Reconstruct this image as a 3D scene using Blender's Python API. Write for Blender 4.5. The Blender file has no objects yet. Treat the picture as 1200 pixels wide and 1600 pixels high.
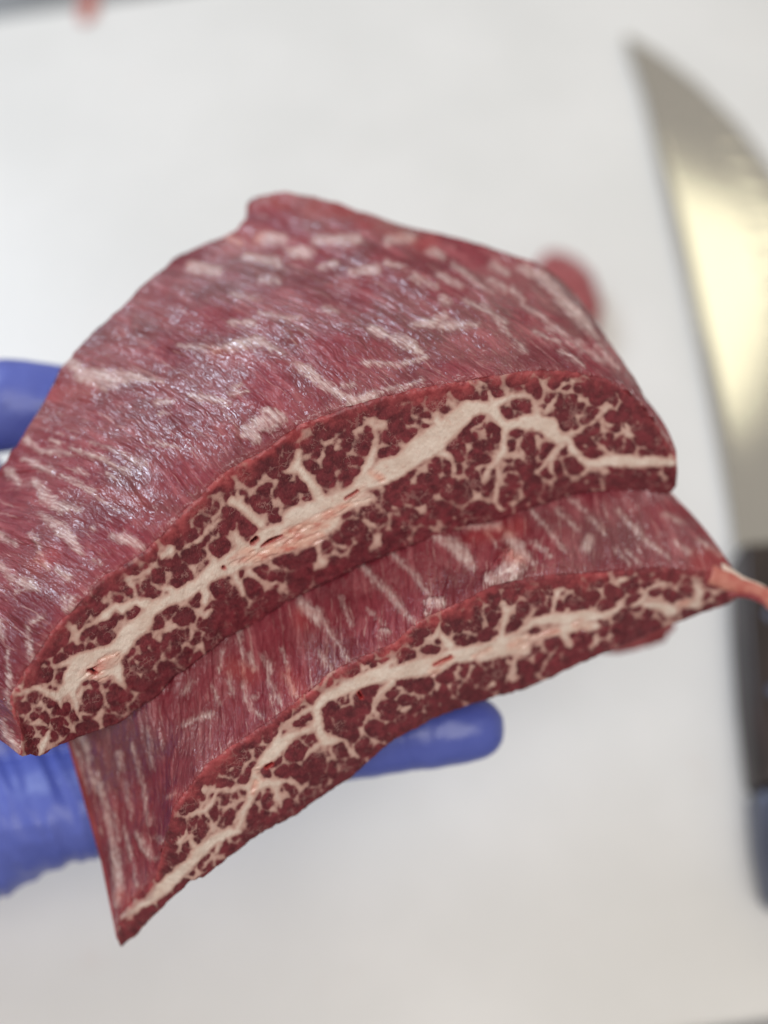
import bpy, math, random
import numpy as np
from mathutils import Vector, Matrix

# ------------------------------------------------------------------ camera
FPX = 1648.0                      # focal length in photo pixels (1200 wide)
TILT = math.radians(28.0)         # camera tilt away from straight down
DIST = 0.48
CAM = np.array([0.0, -DIST*math.sin(TILT), DIST*math.cos(TILT)])
FWD = np.array([0.0, math.sin(TILT), -math.cos(TILT)])
UPV = np.array([0.0, math.cos(TILT), math.sin(TILT)])
RGT = np.array([1.0, 0.0, 0.0])
scn = bpy.context.scene
col = scn.collection
cd = bpy.data.cameras.new('camera'); cam = bpy.data.objects.new('camera', cd); col.objects.link(cam)
cam.location = CAM; cam.rotation_euler = (TILT, 0, 0)
cd.sensor_fit = 'HORIZONTAL'; cd.sensor_width = 36.0; cd.lens = 36.0*FPX/1200.0
cd.clip_start = 0.01; cd.clip_end = 50
cd.dof.use_dof = True; cd.dof.focus_distance = 0.2550; cd.dof.aperture_fstop = 4.3
scn.camera = cam

# ------------------------------------------------------------------ light
w = bpy.data.worlds.new('World'); scn.world = w; w.use_nodes = True
w.node_tree.nodes['Background'].inputs[0].default_value = (1.0, 0.91, 0.80, 1)
w.node_tree.nodes['Background'].inputs[1].default_value = 0.48

def area(name, loc, target, sx, sy, power, color):
    l = bpy.data.lights.new(name, 'AREA'); l.shape = 'RECTANGLE'; l.size = sx; l.size_y = sy
    l.energy = power; l.color = color
    o = bpy.data.objects.new(name, l); col.objects.link(o); o.location = loc
    o.rotation_euler = (Vector(target)-Vector(loc)).to_track_quat('-Z', 'Y').to_euler()
    return o
area('window_light', (-1.62, 1.40, 1.78), (0, 0.02, 0.1), 1.00, 0.90, 36.0, (0.70, 0.83, 1.0))
area('ceiling_light', (0.66, 1.38, 1.50), (0.15, 0.05, 0.0), 0.62, 0.52, 1.5, (1.0, 0.92, 0.62))
area('fill_light', (0.05, -0.75, 1.95), (0, -0.1, 0.0), 1.4, 0.9, 19.0, (1.0, 0.98, 0.97))  # added overhead fill, brightens the near board and the cut faces
scn.view_settings.view_transform = 'Standard'; scn.view_settings.look = 'None'
scn.view_settings.exposure = 0.0; scn.view_settings.gamma = 1.0

# ------------------------------------------------------------------ helpers
def at(px, py, z):
    """point seen at photo pixel px,py at distance z along the view axis (numpy ok)"""
    px = np.asarray(px, float); py = np.asarray(py, float); z = np.asarray(z, float)
    a = (px-600)/FPX*z; b = -(py-800)/FPX*z
    return CAM + a[..., None]*RGT + b[..., None]*UPV + z[..., None]*FWD

def on_plane(px, py, h=0.0):
    d = (px-600)/FPX*RGT - (py-800)/FPX*UPV + FWD
    t = (h-CAM[2])/d[2]
    return CAM + t*d

def tag(o, label=None, cat=None, group=None, kind=None):
    if label: o['label'] = label
    if cat: o['category'] = cat
    if group: o['group'] = group
    if kind: o['kind'] = kind
    return o

def empty(name, loc):
    o = bpy.data.objects.new(name, None); col.objects.link(o); o.location = loc
    o.empty_display_size = 0.01
    return o

def link(name, me, mat, parent=None):
    o = bpy.data.objects.new(name, me); col.objects.link(o)
    if mat: me.materials.append(mat)
    if parent is not None:
        o.parent = parent
        o.matrix_parent_inverse = Matrix.Translation(-Vector(parent.location))
    return o

def smooth(me):
    me.polygons.foreach_set('use_smooth', np.ones(len(me.polygons), bool))

def mesh_np(name, V, Q, attrs=None, normals=None):
    me = bpy.data.meshes.new(name)
    V = np.ascontiguousarray(V, np.float32); Q = np.ascontiguousarray(Q, np.int32)
    k = Q.shape[1]
    me.vertices.add(len(V)); me.vertices.foreach_set('co', V.ravel())
    me.loops.add(Q.size); me.loops.foreach_set('vertex_index', Q.ravel())
    me.polygons.add(len(Q)); me.polygons.foreach_set('loop_start', np.arange(0, Q.size, k, dtype=np.int32))
    me.update(calc_edges=True); smooth(me)
    if attrs:
        for n, a in attrs.items():
            at_ = me.attributes.new(n, 'FLOAT', 'POINT'); at_.data.foreach_set('value', np.ascontiguousarray(a, np.float32))
    if normals is not None:
        me.normals_split_custom_set_from_vertices(normals.astype(np.float32).tolist())
    return me

def lat_noise(x, y, seed):
    """smooth value noise at unit lattice, range -1..1"""
    rng = np.random.RandomState(seed); T = rng.uniform(-1, 1, (256, 256))
    xi = np.floor(x).astype(int); yi = np.floor(y).astype(int)
    fx = x-xi; fy = y-yi; fx = fx*fx*(3-2*fx); fy = fy*fy*(3-2*fy)
    a = T[xi & 255, yi & 255]; b = T[(xi+1) & 255, yi & 255]
    c = T[xi & 255, (yi+1) & 255]; d = T[(xi+1) & 255, (yi+1) & 255]
    return (a*(1-fx)+b*fx)*(1-fy)+(c*(1-fx)+d*fx)*fy
def fbm(x, y, seed, o=3):
    s = 0; a = 1; t = 0
    for i in range(o):
        s = s+a*lat_noise(x*2**i+13.7*i, y*2**i+7.1*i, seed+i); t += a; a *= .5
    return s/t

def lobules(x, y, seed, k=.12):
    """distance to the border between rounded lobules, in lattice units"""
    rng = np.random.RandomState(seed); JX = rng.rand(256, 256)*.8+.1; JY = rng.rand(256, 256)*.8+.1
    xi = np.floor(x).astype(int); yi = np.floor(y).astype(int)
    pts = [(xi+i+JX[(xi+i) & 255, (yi+j) & 255], yi+j+JY[(xi+i) & 255, (yi+j) & 255]) for i in (-1, 0, 1) for j in (-1, 0, 1)]
    d2 = np.stack([(a-x)**2+(b-y)**2 for a, b in pts]); i1 = np.argmin(d2, 0)
    PX = np.stack([p[0] for p in pts]); PY = np.stack([p[1] for p in pts])
    ax = np.take_along_axis(PX, i1[None], 0)[0]; ay = np.take_along_axis(PY, i1[None], 0)[0]; m1 = d2.min(0)
    acc = np.zeros(x.shape)
    for q in range(9):
        L = np.hypot(PX[q]-ax, PY[q]-ay)
        e = np.where(L > 1e-6, (d2[q]-m1)/(2*np.maximum(L, 1e-6)), 9.)
        acc += np.exp(-np.minimum(e, 5.)/k)*(L > 1e-6)
    return np.maximum(-k*np.log(acc+1e-12), -.05)

def sstep(a, b, x):
    t = np.clip((x-a)/(b-a), 0, 1); return t*t*(3-2*t)

# ------------------------------------------------------------------ node helper
class NT:
    def __init__(s, name):
        s.m = bpy.data.materials.new(name); s.m.use_nodes = True
        s.t = s.m.node_tree; s.b = s.t.nodes['Principled BSDF']
    def n(s, typ, **kw):
        nd = s.t.nodes.new(typ)
        for k, v in kw.items():
            if k in ('op',): nd.operation = v
            elif hasattr(nd, k) and k not in ('inputs',): setattr(nd, k, v)
        return nd
    def put(s, inp, v):
        if hasattr(v, 'is_output'): s.t.links.new(v, inp)
        elif v is not None: inp.default_value = v
    def math(s, op, a, b=None, c=None, clamp=False):
        nd = s.t.nodes.new('ShaderNodeMath'); nd.operation = op; nd.use_clamp = clamp
        s.put(nd.inputs[0], a)
        if b is not None: s.put(nd.inputs[1], b)
        if c is not None: s.put(nd.inputs[2], c)
        return nd.outputs[0]
    def attr(s, name):
        nd = s.t.nodes.new('ShaderNodeAttribute'); nd.attribute_name = name; return nd.outputs['Fac']
    def coord(s):
        nd = s.t.nodes.new('ShaderNodeNewGeometry'); return nd.outputs['Position']
    def comb(s, x, y, z=0.0):
        nd = s.t.nodes.new('ShaderNodeCombineXYZ')
        for i, v in enumerate((x, y, z)): s.put(nd.inputs[i], v)
        return nd.outputs[0]
    def vscale(s, v, k):
        nd = s.t.nodes.new('ShaderNodeVectorMath'); nd.operation = 'SCALE'; s.put(nd.inputs[0], v); s.put(nd.inputs[3], k); return nd.outputs[0]
    def vadd(s, a, b):
        nd = s.t.nodes.new('ShaderNodeVectorMath'); nd.operation = 'ADD'; s.put(nd.inputs[0], a); s.put(nd.inputs[1], b); return nd.outputs[0]
    def vmul(s, a, b):
        nd = s.t.nodes.new('ShaderNodeVectorMath'); nd.operation = 'MULTIPLY'; s.put(nd.inputs[0], a); s.put(nd.inputs[1], b); return nd.outputs[0]
    def noise(s, v, scale, detail=3, rough=.55, dist=0.0, out='Fac'):
        nd = s.t.nodes.new('ShaderNodeTexNoise'); s.put(nd.inputs['Vector'], v)
        s.put(nd.inputs['Scale'], scale); nd.inputs['Detail'].default_value = detail
        nd.inputs['Roughness'].default_value = rough; nd.inputs['Distortion'].default_value = dist
        return nd.outputs[out]
    def voro(s, v, scale, feature='DISTANCE_TO_EDGE', rnd=1.0):
        nd = s.t.nodes.new('ShaderNodeTexVoronoi'); nd.feature = feature
        s.put(nd.inputs['Vector'], v); nd.inputs['Scale'].default_value = scale
        nd.inputs['Randomness'].default_value = rnd
        return nd.outputs[0]
    def ss(s, x, a, b, lo=0.0, hi=1.0):
        nd = s.t.nodes.new('ShaderNodeMapRange'); nd.interpolation_type = 'SMOOTHSTEP'
        s.put(nd.inputs[0], x); s.put(nd.inputs[1], a); s.put(nd.inputs[2], b); s.put(nd.inputs[3], lo); s.put(nd.inputs[4], hi)
        return nd.outputs[0]
    def mix(s, f, a, b):
        nd = s.t.nodes.new('ShaderNodeMix'); nd.data_type = 'RGBA'
        s.put(nd.inputs[0], f)
        for i, v in ((6, a), (7, b)):
            if isinstance(v, tuple): v = (*v, 1.0)[:4]
            s.put(nd.inputs[i], v)
        return nd.outputs[2]
    def bump(s, h, strength, dist, normal=None):
        nd = s.t.nodes.new('ShaderNodeBump'); s.put(nd.inputs['Height'], h)
        s.put(nd.inputs['Strength'], strength); s.put(nd.inputs['Distance'], dist)
        if normal is not None: s.put(nd.inputs['Normal'], normal)
        return nd.outputs[0]
    def set(s, **kw):
        for k, v in kw.items():
            s.put(s.b.inputs[k.replace('_', ' ')], v if not (isinstance(v, tuple) and len(v) == 3) else (*v, 1.0))

# ------------------------------------------------------------------ materials
def meat_cut():
    m = NT('raw_beef_cut'); P = m.coord()
    fat = m.attr('fat'); rim = m.attr('rim'); red = m.attr('blood'); hole = m.attr('hole')
    wob = m.noise(P, 1500, 3, .6)
    f = m.math('MULTIPLY_ADD', m.math('SUBTRACT', wob, .5), 1.8, fat)
    mask = m.math('MULTIPLY', m.ss(f, -1.0, 0.8), m.ss(f, -1., 2.2, .35, 1.))
    # fine marbling : warped cell edges that come and go
    warp = m.noise(P, 260, 3, .6, out='Color')
    Pw = m.vadd(P, m.vscale(m.vadd(warp, (-.5, -.5, -.5)), 0.006))
    e1 = m.voro(Pw, 300); n1 = m.noise(P, 120, 2, .5)
    w1 = m.ss(n1, .50, .72, -0.02, .085)
    v1 = m.math('SUBTRACT', w1, e1)
    warp2 = m.noise(P, 700, 2, .6, out='Color')
    Pw2 = m.vadd(P, m.vscale(m.vadd(warp2, (-.5, -.5, -.5)), 0.0022))
    e2 = m.voro(Pw2, 720); n2 = m.noise(m.vadd(P, (3., 1., 2.)), 230, 2, .5)
    w2 = m.ss(n2, .52, .70, -0.02, .075)
    v2 = m.math('SUBTRACT', w2, e2)
    fm1 = m.ss(v1, -.015, .02); fm2 = m.ss(v2, -.02, .03, 0, .33)
    edgefar = m.ss(fat, -26, -4, .25, 1.0)
    fm = m.math('MULTIPLY', m.math('MAXIMUM', m.math('MULTIPLY', fm1, .2), fm2), edgefar)
    fm = m.math('MULTIPLY', fm, m.ss(rim, .2, .7, 1.0, .35))
    # lean
    nl = m.noise(P, 420, 4, .6); nl2 = m.noise(P, 60, 2, .5)
    gr = m.noise(m.vmul(P, (1.0, .35, .35)), 3500, 2, .6)
    lean = m.mix(m.ss(nl, .3, .7), (0.078, 0.0085, 0.0155), (0.205, 0.027, 0.039))
    lean = m.mix(m.ss(nl2, .35, .65, 0, .45), lean, (0.075, 0.009, 0.016))
    rimc = m.mix(m.ss(nl, .35, .65), (0.27, 0.028, 0.036), (0.47, 0.085, 0.09))
    lean = m.mix(m.math('MULTIPLY', rim, m.ss(nl2, .35, .62, .25, .95)), lean, rimc)
    lean = m.mix(m.ss(gr, .45, .8, 0, .25), lean, (0.42, 0.11, 0.10))
    fatc = m.mix(m.ss(m.noise(P, 200, 4, .6), .3, .7), (0.68, 0.53, 0.45), (0.80, 0.68, 0.60))
    fatc = m.mix(m.ss(m.noise(P, 900, 3, .6), .5, .75, 0, .35), fatc, (0.60, 0.33, 0.27))
    bl = m.math('MULTIPLY', red, m.ss(m.noise(m.vmul(P, (.4, 1., 1.)), 230, 4, .55, .6), .3, .68, .25, .9), clamp=True)
    fatc = m.mix(bl, fatc, m.mix(m.ss(m.noise(m.vmul(P, (.4, 1., 1.)), 420, 3, .55), .32, .6), (0.56, 0.12, 0.085), (0.74, 0.40, 0.31)))
    c = m.mix(fm, lean, (0.58, 0.34, 0.30))
    fatc = m.mix(m.ss(f, .3, 7.0, .88, 0.), fatc, (0.52, 0.285, 0.24))
    c = m.mix(m.math('MULTIPLY', mask, m.ss(rim, .1, .8, 1., .55)), c, fatc)
    holem = m.ss(m.math('MULTIPLY_ADD', m.math('SUBTRACT', wob, .5), 3.0, hole), -.7, .7)
    c = m.mix(m.math('MULTIPLY', m.ss(hole, -5., .5), .85), c, (0.42, 0.03, 0.03))
    c = m.mix(holem, c, (0.06, 0.004, 0.006))
    h = m.math('ADD', m.math('MULTIPLY', nl, .5), m.math('MULTIPLY', gr, .35))
    h = m.math('MULTIPLY_ADD', m.math('MAXIMUM', mask, fm), .25, h)
    m.set(Base_Color=c, Roughness=m.ss(gr, .2, .9, .42, .6), Normal=m.bump(h, .7, .0006), Specular_IOR_Level=.3,
          Coat_Weight=m.math('MULTIPLY_ADD', red, .7, .22), Coat_Roughness=.1)
    return m.m

def meat_top():
    m = NT('raw_beef_surface'); P = m.coord()
    fat = m.attr('fat'); s = m.attr('along'); t = m.attr('across'); red = m.attr('blood'); rim = m.attr('rim')
    wet = m.attr('wet')
    F = m.comb(s, t, 0.0)                       # millimetres along / across the grain
    wp = m.noise(P, 150, 2, .5, out='Color')
    Fw = m.vadd(F, m.vscale(m.vadd(wp, (-.5, -.5, -.5)), 2.2))
    fib = m.noise(m.vmul(Fw, (.10, 1.5, 1.)), 1.3, 4, .62)
    fib2 = m.noise(m.vmul(Fw, (.35, 3.2, 1.)), 1.5, 3, .6)
    band = m.noise(m.vmul(Fw, (.05, .42, 1.)), 1.0, 2, .5)
    wob = m.noise(m.vmul(Fw, (.5, 1.6, 1.)), 1.0, 4, .65)
    f = m.math('MULTIPLY_ADD', m.math('SUBTRACT', wob, .5), 26.0, fat)
    mask = m.ss(f, -5.5, 6.0)
    blot = m.noise(P, 45, 3, .6)
    lean = m.mix(m.ss(fib, .30, .72), (0.175, 0.0165, 0.029), (0.265, 0.038, 0.055))
    lean = m.mix(m.ss(band, .48, .72, 0, .55), lean, (0.42, 0.115, 0.13))
    lean = m.mix(m.ss(blot, .42, .62, 0, .75), lean, (0.125, 0.012, 0.022))
    # whitish membrane veil, thin fat threads between the fibres
    veil = m.math('MULTIPLY', m.ss(m.noise(m.vmul(Fw, (.14, .5, 1.)), 1.0, 4, .65), .55, .78), .30)
    lean = m.mix(veil, lean, (0.55, 0.24, 0.26))
    thr = m.math('MULTIPLY', m.ss(m.noise(m.vadd(m.vmul(Fw, (.06, 1.25, 1.)), (7., 3., 0.)), 1.0, 3, .5), .60, .72), .35)
    lean = m.mix(thr, lean, (0.66, 0.43, 0.39))
    lean = m.mix(m.math('MULTIPLY', red, .35), lean, (0.42, 0.05, 0.045))
    lean = m.mix(m.math('MULTIPLY', rim, .15), lean, m.mix(m.ss(fib2, .3, .7), (0.36, 0.045, 0.06), (0.58, 0.15, 0.15)))
    stk = m.math('MULTIPLY', m.ss(m.noise(m.vadd(m.vmul(Fw, (.075, .55, 1.)), (2., 9., 0.)), 1.0, 4, .6), .60, .72), .38)
    lean = m.mix(stk, lean, (0.57, 0.29, 0.29))
    fatc = m.mix(m.ss(m.noise(P, 600, 4, .65), .35, .65), (0.60, 0.40, 0.37), (0.80, 0.66, 0.62))
    fatc = m.mix(m.math('MULTIPLY', red, .5), fatc, (0.68, 0.17, 0.10))
    c = m.mix(m.math('MULTIPLY', mask, m.math('MAXIMUM', m.ss(fib, .3, .7, .30, .80), m.ss(fat, 8., 14., 0., .92))), lean, fatc)
    grain = m.noise(P, 2600, 3, .65)
    crink = m.noise(m.vmul(Fw, (.26, .80, 1.)), 1.1, 3, .5, 1.2)
    h = m.math('MULTIPLY', fib, .6)
    h = m.math('MULTIPLY_ADD', fib2, .15, h)
    h = m.math('MULTIPLY_ADD', crink, .95, h)
    h = m.math('MULTIPLY_ADD', grain, .22, h)
    h = m.math('MULTIPLY_ADD', mask, .22, h)
    nb = m.bump(h, .8, .00042)
    h2 = m.math('MULTIPLY_ADD', crink, 1.0, m.math('MULTIPLY', m.noise(P, 1100, 2, .5), .08))
    nc = m.bump(h2, 1.0, .0006)
    m.set(Base_Color=c, Roughness=m.ss(wob, .3, .7, .38, .55), Normal=nb, Specular_IOR_Level=.3,
          Coat_Weight=m.math('MULTIPLY', wet, 1.), Coat_Roughness=.05, Coat_IOR=1.72, Coat_Normal=nc)
    return m.m

def plain_meat(name, ca, cb):
    m = NT(name); P = m.coord()
    n = m.noise(P, 120, 4, .6); n2 = m.noise(P, 900, 3, .6)
    m.set(Base_Color=m.mix(m.ss(n, .35, .65), ca, cb), Roughness=.4, Normal=m.bump(m.math('ADD', n, n2), .5, .0006))
    return m.m

def glove_mat():
    m = NT('blue_nitrile'); P = m.coord()
    n = m.noise(P, 40, 3, .5); fine = m.noise(P, 2600, 2, .6)
    wr = m.noise(P, 38, 3, .5, .8)
    c = m.mix(m.ss(n, .3, .7), (0.072, 0.100, 0.40), (0.105, 0.140, 0.49))
    h = m.math('MULTIPLY_ADD', fine, .03, wr)
    m.set(Base_Color=c, Roughness=m.ss(n, .3, .7, .32, .45), Normal=m.bump(h, .32, .0014), Specular_IOR_Level=.5)
    return m.m

def board_mat():
    m = NT('white_cutting_board'); P = m.coord()
    n = m.noise(P, 9, 4, .6); n2 = m.noise(P, 30, 4, .65); sc = m.noise(m.vmul(P, (1., .06, 1.)), 500, 3, .6)
    c = m.mix(m.ss(n, .35, .65), (0.71, 0.712, 0.70), (0.755, 0.755, 0.745))
    c = m.mix(m.ss(n2, .6, .78, 0, .25), c, (0.70, 0.62, 0.58))
    m.set(Base_Color=c, Roughness=.42, Normal=m.bump(m.math('ADD', sc, m.noise(P, 900, 3, .6)), .25, .0004))
    return m.m

def steel(name, c, r, b=.15):
    m = NT(name); P = m.coord()
    n = m.noise(m.vmul(P, (1., .05, 1.)), 900, 3, .6)
    m.set(Base_Color=m.mix(n, c, tuple(min(1, x*1.1) for x in c)), Metallic=1.0, Roughness=m.ss(n, .3, .7, r*.8, r*1.3),
          Normal=m.bump(n, b, .0002))
    return m.m

def handle_mat():
    m = NT('dark_wood_handle'); P = m.coord()
    n = m.noise(m.vmul(P, (1., .08, 1.)), 400, 4, .6)
    m.set(Base_Color=m.mix(m.ss(n, .3, .7), (0.012, 0.009, 0.009), (0.035, 0.02, 0.018)), Roughness=.38, Normal=m.bump(n, .3, .0005))
    return m.m

M_CUT = meat_cut(); M_TOP = meat_top(); M_GLOVE = glove_mat(); M_BOARD = board_mat()
M_UNDER = plain_meat('raw_beef_underside', (0.20, 0.022, 0.03), (0.36, 0.07, 0.08))
M_TRIM = plain_meat('raw_beef_trim', (0.26, 0.045, 0.055), (0.38, 0.10, 0.11))
M_TENDON = plain_meat('pink_tissue', (0.42, 0.085, 0.07), (0.56, 0.22, 0.17))
M_NUB = plain_meat('fat_crumb_white', (0.70, 0.54, 0.46), (0.80, 0.68, 0.58))
M_BLADE = steel('brushed_blade_steel', (0.62, 0.62, 0.60), .10)
M_BLUE_GREY = steel('blue_grey_steel', (0.13, 0.145, 0.20), .35)
M_TABLE = steel('stainless_worktop', (0.28, 0.28, 0.28), .45)
M_HANDLE = handle_mat()

# ------------------------------------------------------------------ traced fat
def reg(ox, oy, k, strokes):
    return [[(ox+x/k, oy+y/k, w_/k) for (x, y, w_) in st] for st in strokes]

CUT1 = []
CUT1 += reg(0, 960, 5, [
 [(1130,60,150),(1000,150,170),(960,230,170),(900,300,140),(760,330,150),(640,400,220),(570,500,170),(560,600,100),(590,680,70),(600,760,40),(640,830,22)],
 [(760,330,120),(850,400,180),(800,470,130),(640,440,120)],
 [(900,350,120),(910,440,110),(950,520,70),(990,600,25),(1050,610,20),(1060,650,12)],
 [(620,770,28),(700,790,24),(760,830,24),(800,840,26),(790,740,20),(830,690,22),(870,750,16),(910,765,10)],
 [(790,560,40),(805,610,24),(830,700,20)],[(640,580,40),(620,640,60)],[(690,560,30),(710,590,12)],
 [(580,350,60),(500,390,50),(400,410,24),(320,400,16)],
 [(540,560,110),(460,640,110),(380,620,60),(300,570,50),(200,600,45),(110,630,40),(80,560,25),(70,450,22),(75,350,20)],
 [(470,680,60),(480,740,14)],[(60,640,22),(60,700,22),(140,770,14)],
 [(580,100,50),(600,180,50),(600,230,25)],[(230,860,18),(310,840,45),(360,860,24)],[(330,700,30),(350,740,18),(280,770,18)],
 [(390,900,24),(370,960,60),(330,1030,80),(310,1090,40)],[(500,860,16),(540,880,24),(590,890,12)],[(450,890,20),(455,895,18)],
 [(470,975,22),(500,985,14)],[(430,520,24),(455,528,12)],[(1050,340,24),(1070,360,16)],[(1100,420,20),(1090,470,12)],[(1170,260,20),(1165,230,10)],
 [(650,760,10),(640,700,8)],[(690,680,14),(700,700,10)],
 [(20,920,60),(80,1000,95),(130,1070,70)],[(130,1070,60),(170,1010,50)]])
CUT1 += reg(100, 820, 5, [
 [(1190,350,150),(1050,470,120),(900,560,130),(800,590,90),(700,650,130),(620,740,110),(520,850,120),(440,920,110),(380,970,90)],
 [(650,620,100),(560,600,66),(450,660,90),(400,630,56),(340,700,86),(250,750,40),(180,790,30),(120,840,30),(100,900,50),(120,930,20)],
 [(500,430,70),(540,480,40),(560,560,36),(600,600,60)],[(510,420,40),(600,400,28),(650,370,50),(700,325,30)],[(600,345,18),(590,315,12),(560,310,12)],
 [(680,390,18),(680,460,18),(760,500,35),(830,500,80),(870,550,90)],[(780,390,12),(800,430,20),(850,450,14)],
 [(830,200,95),(770,240,56)],[(835,240,30),(850,300,8)],[(740,180,20),(800,190,40)],
 [(960,160,22),(1060,120,46),(1120,40,28),(1160,0,20)],[(1050,60,22),(1040,20,10)],[(1180,170,16),(1150,110,10)],
 [(1110,560,90),(1090,630,26),(1060,680,50),(1100,710,60),(1150,670,40)],[(1080,620,12),(1070,650,20)],
 [(700,870,36),(740,890,50),(740,920,10)],[(790,840,26),(860,790,50)],[(860,700,10),(740,710,8)],
 [(990,780,24),(1000,870,36),(985,905,16)],[(900,840,12),(950,870,12),(1010,830,18)],[(820,900,14),(830,950,12),(780,1000,10)],
 [(160,840,16),(200,880,16),(170,900,12)],[(280,890,12),(310,905,20)],[(1150,240,34),(1200,310,90)],
 [(980,350,10),(1080,300,12),(1090,240,8),(1040,210,8)],[(640,540,12),(600,480,6)],[(670,930,20),(660,970,14),(690,990,14)],
 [(550,1040,24),(600,1110,24),(640,1130,12)],[(1050,940,22),(990,1050,14)],[(760,1170,14),(740,1150,8)],[(490,700,14),(480,740,10)],
 [(310,560,20),(320,600,12)],[(210,540,40),(230,560,24)],[(720,330,12),(700,300,8)]])
CUT1 += reg(280, 700, 5, [
 [(1150,540,240),(1000,640,290),(850,690,250),(700,740,250),(600,820,210),(480,850,190),(380,920,170),(270,970,140),(160,1060,120),(60,1130,110),(0,1150,100)],
 [(420,420,90),(500,460,80),(560,530,70),(640,590,100)],[(460,400,40),(460,310,26),(450,230,14)],[(500,385,44),(470,420,60)],[(370,420,16),(420,430,60)],
 [(400,655,30),(440,680,56),(480,740,80),(520,790,100)],[(440,650,40),(460,660,30)],[(250,850,24),(270,890,60),(290,920,90)],
 [(330,550,14),(280,600,36),(220,630,48),(190,700,28),(140,730,26),(70,760,14)],[(180,570,14),(210,620,20)],[(150,660,12),(170,620,10)],
 [(930,40,56),(930,130,66),(890,180,56),(790,190,14)],[(920,150,60),(990,220,90),(1050,290,80),(1090,360,90),(1120,430,100)],[(1030,50,14),(970,90,24)],
 [(740,280,14),(720,340,22),(740,410,22),(790,450,38),(800,520,50)],[(600,250,24),(630,262,10)],[(650,390,8),(620,440,10)],
 [(960,360,10),(900,400,14),(830,440,10)],[(260,420,24),(250,470,10)],[(400,340,10),(410,380,12)],[(530,200,10),(490,300,14),(460,350,20)],
 [(180,1080,90),(210,1150,90),(200,1200,80)],[(440,1010,80),(480,1090,56),(510,1150,46)],[(400,1060,20),(440,1040,40)],
 [(550,970,70),(640,1040,28),(720,1070,36),(790,1050,26),(810,1110,30),(870,1160,12),(940,1120,10)],
 [(1080,720,60),(1090,830,36),(1110,890,76),(1170,880,26)],[(750,920,30),(780,935,34)],[(700,980,10),(640,960,10)],[(900,970,12),(920,980,10)],
 [(1140,810,10),(1200,760,8)],[(560,1160,14),(520,1180,10)],[(180,860,12),(190,920,12),(120,940,8)],[(1130,60,30),(1120,90,30)]])
CUT1 += reg(440, 620, 5, [
 [(100,960,200),(300,880,190),(420,820,140),(540,760,120),(650,680,130),(720,640,170),(830,570,200),(950,520,180),(1080,430,180),(1200,370,180)],
 [(100,1090,190),(280,980,190),(450,880,110),(560,820,100),(660,790,110)],
 [(560,720,70),(640,600,76),(690,520,80),(720,430,66),(740,330,36),(730,240,46),(690,180,44),(650,160,26)],[(740,230,40),(800,220,56),(820,210,24)],
 [(140,430,46),(130,510,70),(80,570,56),(40,580,26)],[(130,540,60),(190,620,80),(240,700,70),(280,780,80),(330,830,90)],[(160,470,18),(240,450,10)],
 [(450,345,34),(440,380,34),(425,410,44)],[(320,440,34),(325,490,20)],[(310,330,14),(320,370,10),(370,370,8)],[(170,290,34),(200,300,14)],
 [(320,660,10),(350,690,14),(360,740,20)],[(370,690,12),(375,660,8)],[(460,660,12),(470,710,28)],[(380,750,30),(400,720,8)],[(420,650,8),(430,690,12)],
 [(525,520,20),(530,560,10)],[(540,535,14),(600,550,12)],[(560,405,10),(585,420,8)],[(410,530,14),(430,545,10)],[(385,490,12),(380,480,8)],[(600,240,22),(615,250,12)],[(590,320,8),(640,330,6)],
 [(1020,90,12),(1020,150,24),(1080,170,22),(1140,190,36),(1200,190,28)],[(1070,250,16),(1100,290,40)],[(820,240,10),(800,300,6)],[(750,390,8),(810,380,8)],
 [(660,800,110),(590,850,46),(590,960,10)],[(640,900,22),(660,980,28),(710,1000,42),(750,1020,22),(755,1090,18),(750,1140,10)],[(750,1020,18),(830,1000,18),(900,970,12)],
 [(700,780,50),(740,860,12),(730,900,8)],[(850,850,16),(880,865,34),(905,880,20)],[(760,790,12),(820,800,8)],
 [(440,980,14),(350,1060,26),(360,1120,18),(430,1160,22),(480,1180,46),(520,1190,16)],
 [(1000,870,10),(1030,820,10)],[(1120,855,20),(1100,890,12)],[(940,1020,24),(955,1025,16)],[(1160,1000,16),(1170,1020,12)],[(1120,540,30),(1120,580,40)],[(600,1030,8),(620,1100,8)],
 [(1080,770,12),(1070,740,6)],[(470,1110,14),(475,1120,10)],[(1030,640,10),(1060,600,14)]])
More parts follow.
